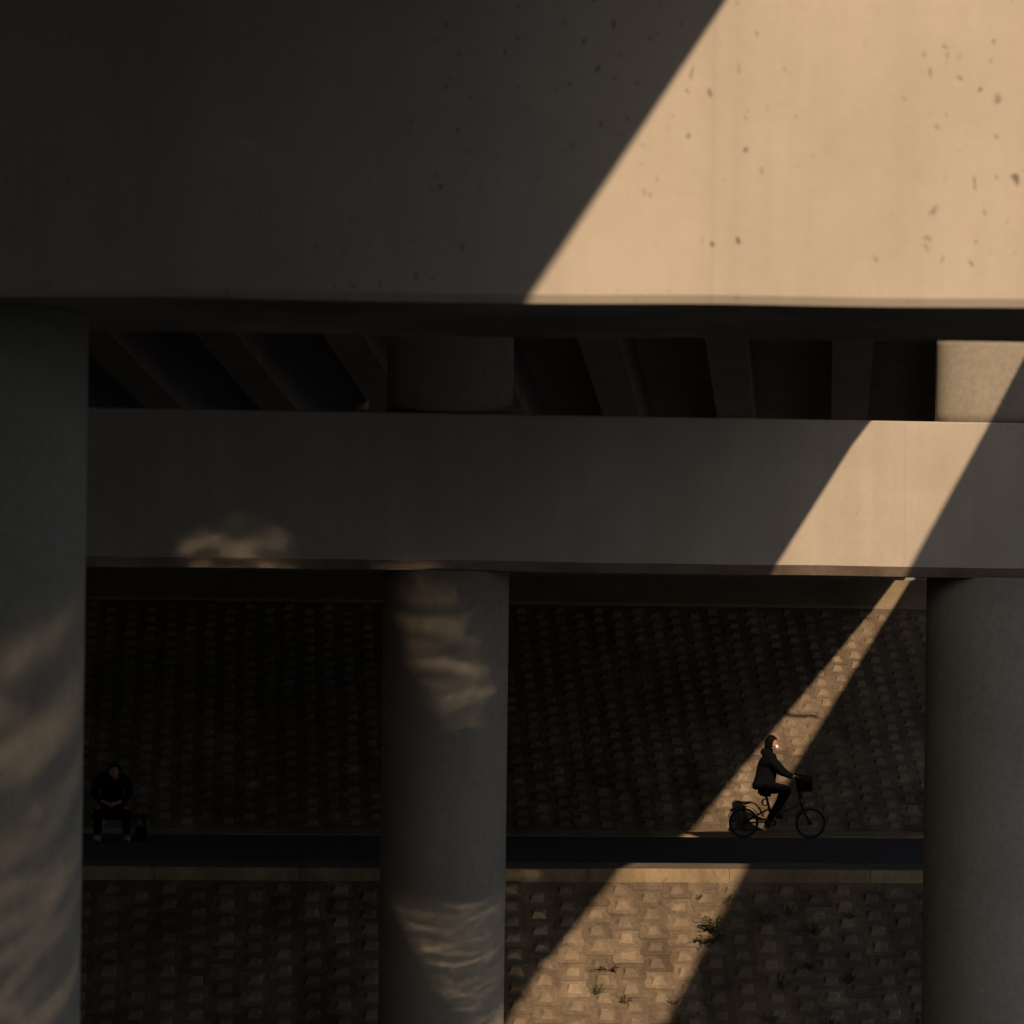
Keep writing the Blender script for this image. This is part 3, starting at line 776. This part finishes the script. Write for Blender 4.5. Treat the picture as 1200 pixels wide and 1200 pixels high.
for v in bm.verts:
    x, y, z = v.co; v.co = hc2+Vector((x*.084, y*.105+.02, z*.125+.022))
bmesh.ops.delete(bm, geom=[v for v in bm.verts if v.co.y-hc2.y < -.02 and v.co.z-hc2.z < .06], context='VERTS')
mesh_obj('hair', bm, M_hair, sit, True)
# a bag on the ground beside the bench
bm = bmesh.new(); add_box(bm, -.09, .09, -.07, .07, 0, .22, .03)
for v in bm.verts:
    v.co.x *= 1-.35*v.co.z; v.co.y *= 1-.5*v.co.z
rb = thing('rucksack', 'dark rucksack standing on the path beside the bench', 'rucksack', (SX+.44, SD+.12, 0), PHI)
mesh_obj('sack', bm, M_jacket, rb, True)
bm = bmesh.new(); add_tube(bm, [(-.04, 0, .19), (-.03, 0, .25), (.03, 0, .25), (.04, 0, .19)], .008, 6); mesh_obj('handle', bm, M_blackm, rb)

# ------------------------------------------------------------------ weeds rooted in the joints of the lower slope
def leaf_mat(name, a, b_):
    m, n, l, b = new_mat(name)
    tc = n.new('ShaderNodeTexCoord')
    f = ramp(n, l, tex_noise(n, l, tc.outputs['Object'], 18, 3, 0.6), 0.35, 0.65)
    l.new(mixc(n, l, f, a, b_), b.inputs['Base Color']); b.inputs['Roughness'].default_value = 0.6
    return m
M_leaf = leaf_mat('green_leaves', (0.105, 0.115, 0.030), (0.060, 0.078, 0.022))
M_dry = leaf_mat('dry_stalks', (0.16, 0.085, 0.045), (0.09, 0.050, 0.028))

def weed(u, v, z, kind, label, size=0.25, seed=0, n=14, group=None, dry=0.0):
    r = random.Random(seed)
    root = thing('weed', label, 'weed', W(u, v, z), PHI, group)
    st = bmesh.new(); lf = bmesh.new(); dr = bmesh.new()
    for i in range(n):
        az = r.uniform(0, 6.283); lean = r.uniform(.15, .9) if kind != 'creeper' else r.uniform(.9, 1.4)
        L = size*r.uniform(.55, 1.1)
        d = Vector((math.cos(az)*math.sin(lean), -abs(math.sin(az))*math.sin(lean)*.8, math.cos(lean)))
        p0 = Vector((r.uniform(-.03, .03), -.01, 0)); p1 = p0+d*L*.55; p2 = p0+d*L+Vector((0, -.02, -L*.18*lean))
        isdry = r.random() < dry
        if kind == 'grass':
            w = .007*r.uniform(.7, 1.3); sd = Vector((-d.y, d.x, 0)).normalized() if abs(d.z) < .98 else Vector((1, 0, 0))
            bmx = dr if isdry else lf
            a = [bmx.verts.new(q) for q in (p0-sd*w, p0+sd*w, p1+sd*w*.8, p2, p1-sd*w*.8)]
            bmx.faces.new((a[0], a[1], a[2], a[4])); bmx.faces.new((a[4], a[2], a[3]))
        else:
            add_tube(dr if isdry else st, [p0, p1, p2], .0045, 5)
            for k in range(9):
                t = r.uniform(.25, 1); c = p0.lerp(p1, min(1, t*2)) if t < .5 else p1.lerp(p2, t*2-1)
                la = r.uniform(0, 6.283); ll = r.uniform(.022, .05)*size/.25
                ld_ = Vector((math.cos(la), math.sin(la)*.8, r.uniform(-.2, .6))).normalized(); sd = ld_.cross(Vector((0, 0, 1))).normalized()*ll*.32
                bmx = dr if (isdry and r.random() < .8) else lf
                a = [bmx.verts.new(q) for q in (c, c+ld_*ll*.5+sd+Vector((0, 0, .004)), c+ld_*ll, c+ld_*ll*.5-sd+Vector((0, 0, .004)))]
                bmx.faces.new(a)
    for nm, b_, m in (('stem', st, M_leaf), ('leaf_cluster', lf, M_leaf), ('dry_stalk', dr, M_dry)):
        if len(b_.faces): mesh_obj(nm, b_, m, root)['kind'] = 'stuff'
        else: b_.free()
    return root

ca, sa = math.cos(math.radians(42)), math.sin(math.radians(42))
def on_low(u, d): return (u, -1.13-d*ca, -0.17-d*sa)
WE = [  # u, distance down the slope, kind, size, n, dry, label
    (0.98, 2.05, 'grass', .24, 34, .10, 'tuft of long green grass at the left of the sunlit blocks'),
    (1.33, 2.20, 'leafy', .17, 7, .55, 'scrawny half-dry weed just right of the long grass tuft'),
    (1.16, 1.62, 'creeper', .27, 5, 1.0, 'dry brown creeping stalk above the grass tuft'),
    (2.02, 2.22, 'leafy', .13, 6, .6, 'small reddish weed low in the middle of the sunlit blocks'),
    (2.08, 2.62, 'leafy', .13, 8, 0, 'small bright green weed below the reddish one'),
    (1.02, 2.85, 'leafy', .12, 6, .1, 'tiny green sprig near the bottom left of the sunlit blocks'),
    (1.66, 2.98, 'leafy', .15, 8, .1, 'green sprig at the bottom edge of the sunlit blocks'),
    (2.70, 0.98, 'leafy', .36, 18, .12, 'tallest bushy green weed near the kerb at the right of the sunlight'),
    (2.55, 1.12, 'creeper', .36, 16, 1.0, 'mat of dead brown stalks at the foot of the tallest weed'),
    (2.53, 0.32, 'leafy', .11, 6, 0, 'small green weed just under the kerb, left of the tallest weed'),
    (2.92, 0.42, 'leafy', .17, 7, 0, 'slim green weed just under the kerb, right of the tallest weed'),
    (1.98, 0.42, 'leafy', .07, 4, .5, 'tiny weed under the kerb in the middle of the sunlight'),
    (2.32, 2.40, 'leafy', .06, 5, .2, 'tiny dark weed at the right shadow edge of the sunlit blocks'),
]
for i, (u, d, kind, size, n, dry, lab) in enumerate(WE):
    weed(*on_low(u, d), kind, lab, size, 100+i, n, None, dry)
for i, (u, d, size, lab) in enumerate((
    (3.42, 0.75, .24, 'dark weed just inside the shade right of the sunlit blocks, level with the tallest weed'),
    (3.78, 0.62, .20, 'dark weed near the kerb, second from the sunlight in the upper shaded blocks'),
    (4.12, 0.98, .22, 'dark weed a little below the kerb halfway between sunlight and right pillar'),
    (4.62, 0.70, .20, 'dark weed near the kerb closest to the right pillar'),
    (3.50, 1.95, .24, 'dark weed in the middle rows of shaded blocks nearest the sunlight'),
    (3.95, 1.60, .18, 'dark weed in the middle of the shaded blocks, right of the sunlight'),
    (4.45, 1.85, .22, 'dark weed in the middle rows of shaded blocks nearest the right pillar'),
    (3.30, 2.55, .22, 'lowest dark weed in the shaded blocks near the sunlight'),
    (4.05, 2.70, .26, 'lowest dark weed in the shaded blocks near the right pillar'))):
    weed(*on_low(u, d), 'leafy', lab, size, 200+i, 11, None, .2)
# a plant hanging over the edge of the left deck; its shadow notches the light stripe
wd = thing('weed', 'leafy plant overhanging the bridge deck edge high above the slope', 'weed', (7.32, 49.8, slab_z(49.8)+0.3))
lf = bmesh.new(); r3 = random.Random(5)
for i in range(70):
    c = Vector((r3.uniform(-.15, .32), r3.uniform(-.25, .25), r3.uniform(0, .12)-.35*max(0, r3.random()-.5)))
    d = Vector((r3.uniform(-1, 1), r3.uniform(-1, 1), r3.uniform(-.6, .8))).normalized()*r3.uniform(.07, .14); sd = d.cross(Vector((0, 0, 1)))*.35
    lf.faces.new([lf.verts.new(q) for q in (c, c+d*.5+sd, c+d, c+d*.5-sd)])
mesh_obj('leaf_cluster', lf, M_leaf, wd)['kind'] = 'stuff'
